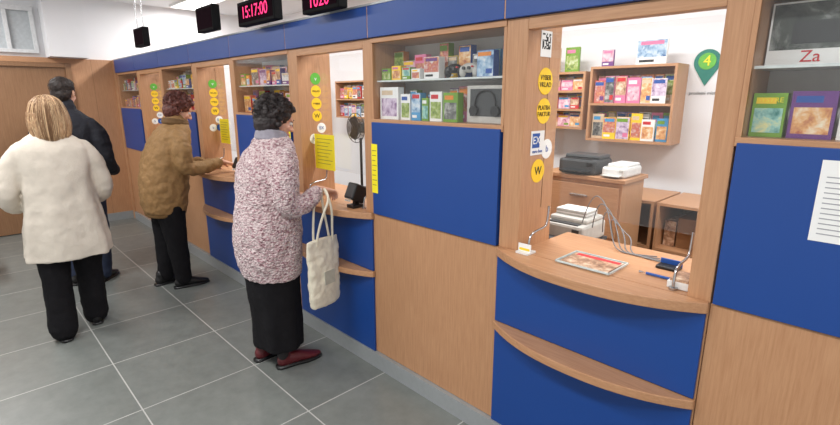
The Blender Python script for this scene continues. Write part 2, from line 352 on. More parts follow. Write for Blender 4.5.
# ------------------------------------------------------------ back office
def shelfunit(name,x0,x1,y0,y1,z0,z1,n):
    g=empty(name,((x0+x1)/2,y1,z0))
    t=.018
    L=[((x0,x0+t),(y0,y1),(z0,z1),WOOD),((x1-t,x1),(y0,y1),(z0,z1),WOOD),((x0+t,x1-t),(y1-.012,y1),(z0,z1),WOOD)]
    for i in range(n+1):
        z=z0+(z1-z0-t)*i/n; L.append(((x0+t,x1-t),(y0,y1-.012),(z,z+t),WOODH))
    boxes(g,'carcass',L); return g
def mags(parent,x0,x1,y,zlist,seed,h=.13):
    rnd=random.Random(seed); L=[]
    for z in zlist:
        x=x0
        while x<x1-.05:
            w_=rnd.uniform(.075,.11); w_=min(w_,x1-x); hh=h*rnd.uniform(.75,1)
            cover(L,rnd,x,x+w_-.004,y+rnd.uniform(0,.02),z,z+hh,.01,body=rnd.choice([PAPER,YELS,PINK,RED,CYAN,BEIGE]),img=rnd.choice([PR[i] for i in (1,2,3,4,6,8,8,6,5)])); x+=w_
        x=x0
        while x<x1-.05:   # second row standing behind
            w_=rnd.uniform(.06,.1); w_=min(w_,x1-x)
            cover(L,rnd,x,x+w_-.004,y+.06+rnd.uniform(0,.02),z,z+h*1.02,.01); x+=w_
    return boxes(parent,'magazines',L)
g=shelfunit('magazine_rack',-1.85,-1.22,1.98,2.1995,1.27,1.83,2)
mags(g,-1.82,-1.25,2.0,[1.289,1.559],5,.2)
g=shelfunit('magazine_rack',-2.55,-1.89,1.98,2.1995,1.35,1.8,3)
mags(g,-2.52,-1.92,2.02,[1.369,1.512,1.656],6,.11)
items('standing_books',0,0,2.03,1.8305,.1,[(-1.53,-1.32,.17,PAPER,PR[3])],thick=.02)
items('standing_books',0,0,2.03,1.8305,.1,[(-1.79,-1.70,.12,PURP,PR[6])],thick=.02)
items('standing_books',0,0,2.03,1.8005,.1,[(-2.27,-2.15,.19,BEIGE,PR[5]),(-2.10,-1.98,.19,GRN,PR[0])],thick=.02,seed=4)
for k,(a_,b_) in enumerate(((-5.3,-4.5),(-6.5,-5.8))):
    g=shelfunit('magazine_rack',a_,b_,1.98,2.1995,1.35,1.8,2); mags(g,a_+.03,b_-.03,2.02,[1.369,1.59],16+k,.16)
LX=-1.105
lg=empty('logo_sign',(LX,2.19,1.8))
bm=bmesh.new(); pts=[]
for i in range(33):
    a=R(-35)+R(250)*i/32; pts.append((.085*math.cos(a),.085*math.sin(a)))
pts.append((0,-.16))
vs=[bm.verts.new((p[0],0,p[1])) for p in pts]; bm.faces.new(vs)
r=bmesh.ops.extrude_face_region(bm,geom=bm.faces[:]); bmesh.ops.translate(bm,vec=(0,-.006,0),verts=[g for g in r['geom'] if isinstance(g,bmesh.types.BMVert)])
bmesh.ops.recalc_face_normals(bm,faces=bm.faces)
me=bpy.data.meshes.new('pin'); bm.to_mesh(me); bm.free(); me.materials.append(TEAL); o=bpy.data.objects.new('pin',me); o.location=(LX,2.199,1.84); put(o,lg)
cyl(lg,'pin_disc',(LX,2.191,1.845),.056,.004,SGREEN,'Y'); text(lg,'4',.1,(LX,2.187,1.845),FR,YEL)
text(lg,'prodejni misto',.032,(LX,2.198,1.63),FR,INK)
for k,(x0,x1) in enumerate(SB):
    g=empty('office_desk',((x0+x1)/2,.8,0))
    box(g,'desk_top',(x0+.02,x1+.35),(.45,1.1),(.72,.75),WOODH,.003); box(g,'leg_panel_left',(x0+.02,x0+.045),(.47,1.08),(0,.72),WOOD); box(g,'leg_panel_right',(x1+.325,x1+.35),(.47,1.08),(0,.72),WOOD)
    if k:
        mn=empty('computer_monitor',(x0+.35,.7,.751))
        box(mn,'foot',(x0+.25,x0+.45),(.6,.8),(.7505,.765),BLACK,.004); box(mn,'neck',(x0+.33,x0+.37),(.68,.7),(.765,.95),BLACK); box(mn,'panel',(x0+.1,x0+.6),(.70,.74),(.9,1.2),BLACK,.006); box(mn,'screen',(x0+.115,x0+.585),(.7405,.742),(.915,1.185),mat('screen_glow',(150,180,210),.3))
def printer(name,x,y,z,w_,d_,h,m,m2):
    g=empty(name,(x,y,z))
    box(g,'body',(x-w_/2,x+w_/2),(y-d_/2,y+d_/2),(z,z+h*.8),m,.015)
    box(g,'lid',(x-w_/2+.01,x+w_/2-.01),(y-d_/2+.06,y+d_/2-.01),(z+h*.8-.004,z+h),m,.012)
    box(g,'paper_slot',(x-w_*.36,x+w_*.36),(y-d_/2+.012,y-d_/2+.05),(z+h*.78,z+h*.83),m2)
    box(g,'output_tray',(x-w_*.38,x+w_*.38),(y-d_/2-.05,y-d_/2+.004),(z+h*.15,z+h*.22),m2,.003)
    box(g,'panel',(x+w_*.25,x+w_*.42),(y-d_/2-.002,y-d_/2+.01),(z+h*.45,z+h*.65),m2,.002)
    return g
st=empty('printer_stand',(-1.19,.62,.75)); 
for sx in (-1.29,-1.12):
    box(st,'leg',(sx,sx+.02),(.5,.76),(.7505,.86),DGREY,.002)
box(st,'top',(-1.31,-1.07),(.48,.78),(.86,.88),DGREY,.003)
printer('document_printer',-1.19,.63,.8805,.23,.26,.12,GREYP,DGREY)
boxes(None,'paper_pad_stack',[((-1.28,-1.11),(.6,.72),(1.001+.008*i,1.008+.008*i),PAPER if i%2 else GREYP) for i in range(4)])
cx=-.06
cb=empty('office_cabinet',(-1.4+cx,1.4,0))
box(cb,'carcass',(-1.68+cx,-1.14+cx),(1.22,1.55),(0,1.09),WOOD,.003); box(cb,'top',(-1.70+cx,-1.12+cx),(1.2,1.56),(1.09,1.115),WOODH,.003)
for k in range(3):
    box(cb,'drawer_%d'%k,(-1.665+cx,-1.155+cx),(1.205,1.22),(.06+k*.34,.38+k*.34),WOODH,.003); box(cb,'pull_%d'%k,(-1.47+cx,-1.35+cx),(1.19,1.205),(.3+k*.34,.315+k*.34),CHROME,.003)
printer('receipt_printer',-1.46+cx,1.36,1.1155,.26,.24,.12,DGREY,BLACK)
printer('white_printer',-1.22+cx,1.38,1.1155,.15,.26,.08,WHITEP,GREYP)
shelfunit('open_shelf_unit',-1.12,-.86,1.6,2.1,.001,.93,3)
shelfunit('open_shelf_unit',-1.54,-1.14,1.6,2.1,.001,.93,3)
bxs=[]
for z in (.02,.322,.628):
    bxs+= [((-1.09,-1.02),(1.7,2.0),(z+.001,z+.17),PR[8]),((-1.01,-.9),(1.7,2.0),(z+.001,z+.2),mat('brown_carton',(150,110,74),.7))]
boxes(None,'stored_boxes',bxs)
# items on the S1 counter
ct=.9655
tr=empty('leaflet_tray',(-.8,.1,ct))
box(tr,'clear_base',(-.92,-.70),(-.02,.15),(ct,ct+.005),GLASS); box(tr,'leaflet',(-.905,-.715),(-.008,.14),(ct+.005,ct+.0075),PR[8]); box(tr,'leaflet_header',(-.9,-.72),(.11,.135),(ct+.0075,ct+.008),RED)
for a_,b_,c_,d_ in ((-.92,-.916,-.02,.15),(-.704,-.70,-.02,.15),(-.92,-.70,-.02,-.016),(-.92,-.70,.146,.15)): box(tr,'clear_rim',(a_,b_),(c_,d_),(ct+.005,ct+.012),mat('acrylic_edge',(200,215,215),.1))
pn=empty('ballpoint_pen',(-.6,.1,ct))
cyl(pn,'barrel',(-.56,.1,ct+.006),.005,.11,SBLUE,'X'); cyl(pn,'tip',(-.63,.1,ct+.006),.0045,.02,CHROME,'X',r2=.001)
sp=empty('stamp_pad',(-.56,.2,ct)); box(sp,'pad',(-.62,-.54),(.2,.25),(ct,ct+.012),BLACK,.004); box(sp,'lid',(-.62,-.54),(.25,.256),(ct,ct+.03),SBLUE,.003)
cbx=empty('card_box',(-.48,.06,ct)); box(cbx,'tray',(-.52,-.45),(.03,.14),(ct,ct+.025),WHITEP,.003); box(cbx,'cards',(-.513,-.457),(.036,.134),(ct+.025,ct+.033),PR[8])
mm=empty('price_label_stand',(-1.08,.05,ct)); box(mm,'foot',(-1.10,-1.04),(-.03,.03),(ct,ct+.008),WHITEP); box(mm,'label',(-1.10,-1.04),(-.01,-.006),(ct+.008,ct+.04),PAPER); box(mm,'print',(-1.095,-1.045),(-.0108,-.01),(ct+.012,ct+.022),YELS)
for k in range(4):
    curve(None,'power_cable',[(-1.08+.04*k,.5+.03*k,1.0-.02*k),(-1.03+.03*k,.47,1.17-.03*k),(-.93+.03*k,.42,1.14-.04*k),(-.86+.03*k,.34,1.02),(-.82+.02*k,.30,ct+.004),(-.75+.02*k,.28,ct+.004),(-.66+.02*k,.33-.02*k,ct+.004)],.0025,mat('cable_grey',(120,120,122),.5))
# S2 items
fx=-2.66
fn=empty('desk_fan',(fx,.36,ct))
cyl(fn,'base',(fx,.36,ct+.01),.06,.02,BLACK); cyl(fn,'stem',(fx,.36,1.15),.009,.36,BLACK)
for k,rr in enumerate((.1,.075,.05,.025)):
    curve(fn,'guard_ring',[(fx+rr*math.cos(t*math.pi/8),.32-.01*k,1.4+rr*math.sin(t*math.pi/8)) for t in range(16)],.0025,BLACK,cyc=True)
for k in range(12):
    a=k*math.pi/6; curve(fn,'guard_spoke',[(fx,.285,1.4),(fx+.06*math.cos(a),.295,1.4+.06*math.sin(a)),(fx+.1*math.cos(a),.32,1.4+.1*math.sin(a))],.0015,BLACK)
cyl(fn,'motor',(fx,.36,1.4),.035,.06,BLACK,'Y')
for k in range(3):
    a=k*2.094; 
    o=box(fn,'blade_%d'%k,(-.035,.035),(-.001,.001),(-.03,.03),DGREY,.0005,local=True,rot=(0,-a,R(20))); o.location=(.045*math.cos(a),-.035,1.4-ct+.045*math.sin(a))
def terminal(x,y,rz=0):
    g=empty('card_payment_terminal',(x,y,ct))
    box(g,'stand',(x-.035,x+.035),(y-.03,y+.05),(ct,ct+.018),BLACK,.004); box(g,'post',(x-.012,x+.012),(y,y+.03),(.98,1.03),BLACK)
    box(g,'body',(x-.042,x+.042),(y-.03,y+.07),(1.0,1.10),BLACK,.01,rot=(R(-25),0,0))
    box(g,'screen',(x-.03,x+.03),(y-.022,y-.018),(1.055,1.09),mat('lcd_grey',(120,140,140),.2),rot=(R(-25),0,0))
    for i in range(3):
        for j in range(3): box(g,'key',(x-.026+.019*i,x-.012+.019*i),(y-.046+.006*j,y-.042+.006*j),(1.008+.014*j,1.018+.014*j),GREYP,rot=(R(-25),0,0))
terminal(-2.27,.0); terminal(-3.95,.05); terminal(-5.7,.05)
def poster(x,y,z,w_,h,name='yellow_notice'):
    g=empty(name,(x,y,z))
    box(g,'sheet',(x-w_/2,x+w_/2),(y-.001,y),(z-h/2,z+h/2),YEL)
    for k in range(8):
        box(g,'text_line',(x-w_*.38,x+w_*(.38-.1*(k%3))),(y-.0016,y-.001),(z+h*.36-k*h*.1,z+h*.375-k*h*.1),mat('pale_ink',(150,140,60),.6))
    return g
poster(-2.71,.10,1.25,.23,.23); poster(-2.05,-.0132,1.22,.05,.27)
poster(-4.43,.158,1.30,.2,.22); poster(-3.93,.158,1.34,.16,.24); poster(-6.0,.158,1.34,.2,.24)
poster(-2.98,-.0132,1.4,.08,.2)
nt_=empty('paper_notice',(-.1,-.014,1.3))
box(nt_,'sheet',(-.165,.045),(-.0135,-.0125),(1.22,1.44),PAPER)
for k in range(12): box(nt_,'text_line',(-.15,.02-.03*(k%4)),(-.0142,-.0135),(1.24+k*.014,1.243+k*.014),mat('grey_ink',(160,160,165),.6))

def hdisp(x0,x1,y,z0,z1,txt,ts):
    g=empty('led_display',((x0+x1)/2,y,z0))
    box(g,'housing',(x0,x1),(y-.03,y+.03),(z0,z1),BLACKM,.006)
    box(g,'screen',(x0+.015,x1-.015),(y-.032,y-.03),(z0+.02,z1-.02),mat('led_window',(24,8,16),.9,spec=.05))
    if txt: text(g,txt,ts,((x0+x1)/2,y-.034,(z0+z1)/2),FR,LED,'digits')
    for xx in (x0+.06,x1-.06): cyl(g,'hanger_rod',(xx,y,(z1+CH)/2),.005,CH-z1,CHROME)
hdisp(-3.34,-2.84,-.1,2.065,2.215,'15:17:00',.105)
hdisp(-2.52,-2.17,-.1,2.05,2.16,'1020',.10)
hdisp(-4.08,-3.76,-.1,2.09,2.27,'',.12); hdisp(-5.8,-5.48,-.1,2.1,2.28,'',.12)

wy=.17
wc=empty('waiting_chair',(-5.8,-1.95+wy,0))
box(wc,'seat',(-6.03,-5.57),(-2.15+wy,-1.7+wy),(.42,.46),BLUE,.02); box(wc,'back',(-6.03,-5.57),(-2.2+wy,-2.16+wy),(.5,.85),BLUE,.015)
for xx in (-6.0,-5.6):
    for yy in (-2.12+wy,-1.74+wy): cyl(wc,'leg',(xx,yy,.21),.012,.42,CHROME)
    curve(wc,'back_post',[(xx,-2.12+wy,.40),(xx,-2.2+wy,.45),(xx,-2.21+wy,.8)],.011,CHROME)

# ------------------------------------------------------------ people
def tube(bm,pts,rad,n=16,ref=(1,0,0),cap=True):
    P=[Vector(p) for p in pts]; Q=[(r,r) if not isinstance(r,tuple) else r for r in rad]
    ref=Vector(ref)
    if cap:
        t0=(P[0]-P[1]).normalized(); t1=(P[-1]-P[-2]).normalized(); r0=min(Q[0]); r1=min(Q[-1])
        P=[P[0]+t0*r0*.9,P[0]+t0*r0*.55]+P+[P[-1]+t1*r1*.55,P[-1]+t1*r1*.9]
        Q=[(Q[0][0]*.4,Q[0][1]*.4),(Q[0][0]*.8,Q[0][1]*.8)]+Q+[(Q[-1][0]*.8,Q[-1][1]*.8),(Q[-1][0]*.4,Q[-1][1]*.4)]
    rings=[]
    for i,p in enumerate(P):
        a=P[max(0,i-1)]; b_=P[min(len(P)-1,i+1)]; t=(b_-a).normalized()
        s=ref-ref.dot(t)*t
        if s.length<.2: s=Vector((0,1,0))-Vector((0,1,0)).dot(t)*t
        s.normalize(); u=t.cross(s)
        rings.append([bm.verts.new(p+s*Q[i][0]*math.cos(2*math.pi*k/n)+u*Q[i][1]*math.sin(2*math.pi*k/n)) for k in range(n)])
    for i in range(len(rings)-1):
        for k in range(n): bm.faces.new((rings[i][k],rings[i][(k+1)%n],rings[i+1][(k+1)%n],rings[i+1][k]))
    bm.faces.new(rings[0][::-1]); bm.faces.new(rings[-1])
def smoothpath(pts,rad,sub=4):
    P=[Vector(p) for p in pts]; Q=[Vector((r,r)) if not isinstance(r,tuple) else Vector(r) for r in rad]
    oP=[];oQ=[]
    for i in range(len(P)-1):
        p0=P[max(0,i-1)];p1=P[i];p2=P[i+1];p3=P[min(len(P)-1,i+2)]
        q0=Q[max(0,i-1)];q1=Q[i];q2=Q[i+1];q3=Q[min(len(Q)-1,i+2)]
        for k in range(sub):
            t=k/sub
            f=lambda a,b,c,d:.5*((2*b)+(c-a)*t+(2*a-5*b+4*c-d)*t*t+(3*b-a-3*c+d)*t**3)
            oP.append(f(p0,p1,p2,p3)); oQ.append(tuple(f(q0,q1,q2,q3)))
    oP.append(P[-1]); oQ.append(tuple(Q[-1])); return oP,oQ
def stube(bm,pts,rad,**k):
    p,q=smoothpath(pts,rad); tube(bm,p,q,**k)
def ell(bm,c,r,rot=None,sub=3):
    m=Matrix.Translation(c)@(rot.to_matrix().to_4x4() if rot else Matrix())@Matrix.Diagonal((r[0],r[1],r[2],1))
    bmesh.ops.create_icosphere(bm,subdivisions=sub,radius=1,matrix=m)
def rings(bm,L,n=48,flute=0,nf=9):
    P,Q=smoothpath([l[:3] for l in L],[(l[3],l[4]) for l in L],5)
    rs=[]; zt=P[-1].z; zb=P[0].z
    for p,q in zip(P,Q):
        rr=[]; fl=1
        for k in range(n):
            a=2*math.pi*k/n; c,s=math.cos(a),math.sin(a); e=.86
            if flute: fl=1+flute*math.sin(a*nf+1)*(zt-p.z)/(zt-zb)
            rr.append(bm.verts.new((p.x+fl*q[0]*math.copysign(abs(c)**e,c),p.y+fl*q[1]*math.copysign(abs(s)**e,s),p.z)))
        rs.append(rr)
    for i in range(len(rs)-1):
        for k in range(n): bm.faces.new((rs[i][k],rs[i][(k+1)%n],rs[i+1][(k+1)%n],rs[i+1][k]))
    bm.faces.new(rs[0][::-1]); bm.faces.new(rs[-1])
def collar(parent,name,c,rx,ry,r,m,tilt=.012,n=3,dz=.016,disp=.006):
    bm=bmesh.new()
    for k in range(n):
        f_=1-.06*k; pts=[(c[0]+rx*f_*math.cos(i*math.pi/10),c[1]+ry*f_*math.sin(i*math.pi/10),c[2]+dz*k-tilt*math.sin(i*math.pi/10)) for i in range(21)]
        tube(bm,pts,[r]*21,n=10,cap=False,ref=(0,0,1))
    fin(bm,parent,name,m,.006,2,disp=disp,dsize=.03)
TEX={}
def cloud(size):
    if size not in TEX:
        t=bpy.data.textures.new('folds_%g'%size,'CLOUDS'); t.noise_scale=size; t.noise_depth=2; TEX[size]=t
    return TEX[size]
def fin(bm,parent,name,m,voxel=.008,smooth=4,disp=0,dsize=.1,mtx=None):
    bmesh.ops.recalc_face_normals(bm,faces=bm.faces)
    if mtx is not None: bmesh.ops.transform(bm,matrix=mtx,verts=bm.verts)
    me=bpy.data.meshes.new(name); bm.to_mesh(me); bm.free(); me.materials.append(m)
    for p_ in me.polygons: p_.use_smooth=True
    o=bpy.data.objects.new(name,me)
    if voxel:
        r=o.modifiers.new('remesh','REMESH'); r.mode='VOXEL'; r.voxel_size=voxel; r.use_smooth_shade=True
    if smooth:
        s=o.modifiers.new('smooth','SMOOTH'); s.factor=.5; s.iterations=smooth
    if disp:
        d_=o.modifiers.new('folds','DISPLACE'); d_.texture=cloud(dsize); d_.strength=disp; d_.mid_level=.5; d_.texture_coords='LOCAL'
    return put(o,parent,True)
def skin(name,rgb):
    m=mat(name,rgb,.5,var=.05,scale=40,bump=.15,bscale=150); b=m.node_tree.nodes['Principled BSDF']
    b.inputs['Subsurface Weight'].default_value=.12; b.inputs['Subsurface Radius'].default_value=(.01,.004,.002); return m
SKIN=skin('skin',(214,164,140))
def hand(parent,name,mtx,side=1,curl=.5,m=SKIN):
    bm=bmesh.new()
    tube(bm,[(0,-.03,0),(0,0,0),(0,.03,0),(0,.065,0),(0,.082,0)],[(.026,.019),(.027,.018),(.036,.016),(.040,.0135),(.037,.012)])
    for k,(x,l) in enumerate(((-.030,.070),(-.0105,.079),(.0095,.073),(.028,.058))):
        x*=side; p=Vector((x,.078,0)); a=curl*.5; pts=[p-Vector((0,.02,0)),p.copy()]; r=[.0092,.0092]
        for j,fr in enumerate((.45,.32,.23)):
            d_=Vector((x*.8*(1-j*.5)*.5,math.cos(a),-math.sin(a))); p=p+d_*l*fr; pts.append(p.copy()); r.append((.0088,.0078,.0066)[j]); a+=curl*(.9,.6,.4)[j]+k*.03
        tube(bm,pts,r,n=10)
    s=-side
    tube(bm,[(s*.018,.008,-.004),(s*.036,.034,-.012),(s*.050,.060,-.020),(s*.052,.084,-.030)],[.015,.0125,.0105,.008],n=10)
    return fin(bm,parent,name,m,.0032,3,mtx=mtx)
def head(parent,c,tilt,turn,hairstyle,hairm,neck,m=SKIN,scale=1):
    M=Matrix.Translation(c)@Euler((-tilt,0,turn)).to_matrix().to_4x4()@Matrix.Scale(scale,4)
    bm=bmesh.new()
    ell(bm,(0,-.008,.035),(.072,.092,.084)); ell(bm,(0,.03,-.032),(.059,.06,.072)); ell(bm,(0,.022,-.07),(.05,.055,.038))
    ell(bm,(0,.068,-.094),(.024,.022,.018)); ell(bm,(0,.06,.03),(.05,.03,.03))
    for s in (-1,1):
        ell(bm,(s*.034,.062,-.028),(.024,.024,.022)); ell(bm,(s*.074,-.008,-.008),(.009,.019,.031),Euler((.2,0,s*.3))); ell(bm,(s*.078,-.012,.008),(.007,.012,.014))
        ell(bm,(s*.03,.083,.021),(.02,.009,.006)); ell(bm,(s*.012,.098,-.033),(.008,.010,.008))
    tube(bm,[(0,.086,.012),(0,.098,-.008),(0,.110,-.028)],[.007,.009,.0115],n=10); ell(bm,(0,.108,-.032),(.011,.012,.009))
    ell(bm,(0,.088,-.058),(.024,.012,.008)); ell(bm,(0,.086,-.074),(.02,.011,.008))
    Mi=M.inverted(); nb=Mi@Vector(neck)
    tube(bm,[Vector((0,-.008,-.045)),Vector((0,-.012,-.075)).lerp(nb,.3),nb],[.05,.049,.053])
    fin(bm,parent,'head',m,.0035,3,mtx=M)
    bm=bmesh.new(); ell(bm,(0,.0955,-.0595),(.021,.0065,.0042)); ell(bm,(0,.094,-.068),(.018,.0065,.0045))
    fin(bm,parent,'lips',mat('lips',(176,96,92),.4),.0016,2,mtx=M)
    for s in (-1,1):
        bm=bmesh.new(); ell(bm,(s*.03,.079,.003),(.0125,.0125,.0105)); fin(bm,parent,'eye',mat('eye_white',(232,228,222),.2,var=.01),0,0,mtx=M)
        bm=bmesh.new(); ell(bm,(s*.03,.0888,.002),(.0055,.003,.0055)); fin(bm,parent,'iris',mat('iris_brown',(60,40,28),.2),0,0,mtx=M)
        bm=bmesh.new(); tube(bm,[(s*.014,.093,.022),(s*.03,.094,.027),(s*.048,.083,.022)],[.0025,.003,.002],n=8); fin(bm,parent,'eyebrow',hairm,0,0,mtx=M)
    bm=bmesh.new(); rnd=random.Random(7)
    def sph():
        while True:
            v=Vector((rnd.uniform(-1,1),rnd.uniform(-1,1),rnd.uniform(-1,1)))
            if .1<v.length<1: return v.normalized()
    if hairstyle=='curly':
        C=Vector((0,-.02,.042)); rad=Vector((.088,.10,.090)); ell(bm,C,rad)
        ell(bm,(0,-.05,-.02),(.082,.068,.085))
        for i in range(230):
            v=sph()
            if v.y>.25 and v.z<.35: continue
            if v.z<-.85: continue
            cc=C+Vector((v.x*rad.x,v.y*rad.y,v.z*rad.z*(1.3 if v.z<0 else 1)))
            r_=rnd.uniform(.012,.022); ell(bm,cc,(r_,r_,r_*.9),sub=2)
        for i in range(14):
            a=rnd.uniform(-1,1); ell(bm,(a*.06,.066,.075+rnd.uniform(-.01,.02)),(.017,.017,.015),sub=2)
        for s in (-1,1):
            for k in range(16):
                r_=rnd.uniform(.012,.018); ell(bm,(s*(.076+rnd.uniform(0,.014)),rnd.uniform(-.04,.028),rnd.uniform(-.035,.05)),(r_,r_,r_),sub=2)
        fin(bm,parent,'hair',hairm,.004,1,disp=.012,dsize=.018,mtx=M)
    elif hairstyle=='bob':
        ell(bm,(0,-.022,.045),(.094,.108,.09)); 
        rings(bm,[(0,-.055,-.165,.075,.045),(0,-.058,-.13,.098,.066),(0,-.05,-.07,.110,.085),(0,-.04,-.0,.107,.096),(0,-.028,.05,.094,.10)],flute=.05,nf=11)
        for s in (-1,1): tube(bm,[(s*.07,.02,.09),(s*.09,.022,.03),(s*.09,.02,-.06),(s*.08,.012,-.13)],[.02,.022,.024,.014],n=10)
        fin(bm,parent,'hair',hairm,.004,3,disp=.01,dsize=.03,mtx=M)
    else:
        ell(bm,(0,-.018,.045),(.082,.100,.084)); ell(bm,(0,-.045,-.01),(.074,.06,.07)); ell(bm,(0,.03,.09),(.06,.05,.03))
        fin(bm,parent,'hair',hairm,.004,2,disp=.01,dsize=.02,mtx=M)
    groups={}
    def curves_for(mt):
        if mt.name not in groups:
            cu=bpy.data.curves.new('hair_strands','CURVE'); cu.dimensions='3D'; cu.bevel_depth=.0011; cu.bevel_resolution=0; cu.materials.append(mt); groups[mt.name]=cu
        return groups[mt.name]
    for i in range({'curly':560,'bob':1100,'short':350}[hairstyle]):
        v=sph()
        if hairstyle!='bob':
            if v.y>.3 and v.z<.45: continue
            if v.z<-.6: continue
        pts=[]; mt=hairm
        if hairstyle=='curly':
            p0=Vector((0,-.02,.043))+Vector((v.x*.09,v.y*.105,v.z*.091))
            ph=rnd.uniform(0,6.28); t1=v.cross(Vector((0,0,1))).normalized() if abs(v.z)<.98 else Vector((1,0,0)); t2=v.cross(t1)
            for k in range(9):
                a=ph+k*.75; pts.append(p0+v*(.002+.002*k)+t1*.009*math.cos(a)+t2*(.009*math.sin(a)+.002*k))
        elif hairstyle=='bob':
            mt=rnd.choice([hairm,mat('blonde_highlight',(222,190,150),.45),mat('blonde_lowlight',(126,92,62),.55)])
            az=rnd.uniform(math.pi*.92,math.pi*2.08); off=rnd.uniform(.001,.007); st_=rnd.uniform(.0,.5); dr=rnd.uniform(-.12,.12)
            for k in range(12):
                t=st_+(1-st_)*k/11
                c_,s_=math.cos(az+dr*t),math.sin(az+dr*t)
                if t<.35:
                    e=t/.35*math.pi/2; pts.append(Vector((c_*.097*math.sin(e),-.022+s_*.111*math.sin(e),.045+.093*math.cos(e)))+Vector((0,0,off*.6)))
                else:
                    u=(t-.35)/.65; rx=.097+.016*math.sin(u*math.pi)-.016*u*u; pts.append(Vector((c_*(rx+off),-.022-.03*u+s_*(.111-.045*u*u+off),.045-(.2+off)*u)))
        else:
            L=.03; dn=(Vector((0,-.15,-1))-v*Vector((0,-.15,-1)).dot(v)).normalized()
            p=Vector((0,-.02,.043))+Vector((v.x*.086,v.y*.103,v.z*.088))
            for k in range(5): pts.append(p+dn*L*k/5+v*.002*rnd.uniform(0,1))
        sp=curves_for(mt).splines.new('POLY'); sp.points.add(len(pts)-1)
        for k,pp in enumerate(pts):
            pp=M@Vector(pp); sp.points[k].co=(pp.x,pp.y,pp.z,1); sp.points[k].radius=1 if k<len(pts)-2 else .4
    for cu in groups.values():
        o=bpy.data.objects.new('hair_strands',cu); put(o,parent,True)
    return M
def shoe(parent,x,y,rz,m,z=0,heel=0):
    M=Matrix.Translation((x,y,z))@Euler((0,0,rz)).to_matrix().to_4x4()
    bm=bmesh.new()
    tube(bm,[(0,-.075,.045),(0,-.03,.05),(0,.03,.045),(0,.08,.036),(0,.13,.028),(0,.16,.024)],[(.034,.042),(.036,.045),(.040,.038),(.044,.028),(.038,.02),(.022,.014)],ref=(1,0,0))
    tube(bm,[(0,-.06,.05),(0,-.06,.1)],[.037,.036])
    for v in bm.verts:
        if v.co.z<.012: v.co.z=.012
    fin(bm,parent,'shoe',m,.005,2,mtx=M)
    bm=bmesh.new(); pts=[]
    for (yy,ww) in ((-.115,.018),(-.10,.032),(-.05,.037),(0,.037),(.07,.046),(.12,.043),(.155,.03),(.175,.012)): pts.append((ww,yy))
    allp=pts+[(-a,b_) for a,b_ in reversed(pts)]
    vs=[bm.verts.new((a,b_,.001)) for a,b_ in allp]; fc=bm.faces.new(vs); r=bmesh.ops.extrude_face_region(bm,geom=[fc]); bmesh.ops.translate(bm,vec=(0,0,.014),verts=[g for g in r['geom'] if isinstance(g,bmesh.types.BMVert)])
    fin(bm,parent,'shoe_sole',BLACK,0,0,mtx=M)
def legs(parent,m,L,hip,disp=.01,name='trousers'):
    bm=bmesh.new(); 
    for pts,rad in L: stube(bm,pts,rad,n=18)
    if hip: ell(bm,hip[0],hip[1])
    fin(bm,parent,name,m,.008,4,disp=disp,dsize=.09)
def knit_mat():
    m,nt,b=base('boucle_knit')
    tc=nt.nodes.new('ShaderNodeTexCoord')
    v=nt.nodes.new('ShaderNodeTexVoronoi'); v.inputs['Scale'].default_value=75
    n=nt.nodes.new('ShaderNodeTexNoise'); n.inputs['Scale'].default_value=85; n.inputs['Detail'].default_value=4; n.inputs['Roughness'].default_value=.7
    mp=nt.nodes.new('ShaderNodeMapping'); mp.inputs['Scale'].default_value=(.6,.6,1.5)
    nt.links.new(tc.outputs['Object'],mp.inputs[0]); nt.links.new(mp.outputs[0],n.inputs['Vector']); nt.links.new(tc.outputs['Object'],v.inputs['Vector'])
    cr=nt.nodes.new('ShaderNodeValToRGB'); E=cr.color_ramp.elements
    E[0].position=.34; E[0].color=s2l((104,60,72)); E[1].position=.7; E[1].color=s2l((236,222,220))
    e=E.new(.42); e.color=s2l((156,112,120)); e=E.new(.48); e.color=s2l((192,166,168)); e=E.new(.58); e.color=s2l((214,196,196))
    nt.links.new(n.outputs['Fac'],cr.inputs['Fac']); nt.links.new(cr.outputs['Color'],b.inputs['Base Color'])
    bp=nt.nodes.new('ShaderNodeBump'); bp.inputs['Strength'].default_value=.9; bp.inputs['Distance'].default_value=.012
    nt.links.new(v.outputs['Distance'],bp.inputs['Height']); nt.links.new(bp.outputs['Normal'],b.inputs['Normal'])
    b.inputs['Roughness'].default_value=.95; b.inputs['Sheen Weight'].default_value=.3
    return m
BLK=mat('black_fabric',(22,21,24),.9,var=.15,bump=.3,bscale=300,spec=.2)
def hm(loc,rot): return Matrix.Translation(loc)@Euler(rot).to_matrix().to_4x4()

# --- woman in boucle cardigan
p=empty('woman_in_cardigan',(-2.56,-.40,0))
KN=knit_mat()
bm=bmesh.new()
rings(bm,[(0,-.01,.58,.195,.155),(0,-.015,.72,.21,.175),(0,-.01,.88,.205,.18),(0,.0,1.03,.195,.165),(0,.01,1.17,.2,.157),(0,.03,1.27,.19,.135),(0,.05,1.34,.14,.11),(0,.06,1.385,.085,.085)])
stube(bm,[(.155,.03,1.27),(.215,.0,1.18),(.24,-.01,1.04),(.23,.08,1.015),(.215,.19,1.07)],[.068,.07,.062,.056,.046])
stube(bm,[(-.155,.03,1.27),(-.215,.03,1.18),(-.24,.04,1.04),(-.19,.13,1.0),(-.12,.22,1.02)],[.068,.07,.062,.054,.046])
fin(bm,p,'cardigan',KN,.007,3,disp=.024,dsize=.07)
collar(p,'scarf',(0,.055,1.375),.082,.075,.019,mat('grey_scarf',(150,146,156),.9,bump=.4),n=3,disp=.01)
bm=bmesh.new(); rings(bm,[(0,0,.13,.18,.13),(0,0,.3,.178,.132),(0,-.005,.5,.178,.14),(0,-.01,.68,.185,.15)],flute=.05,nf=7)
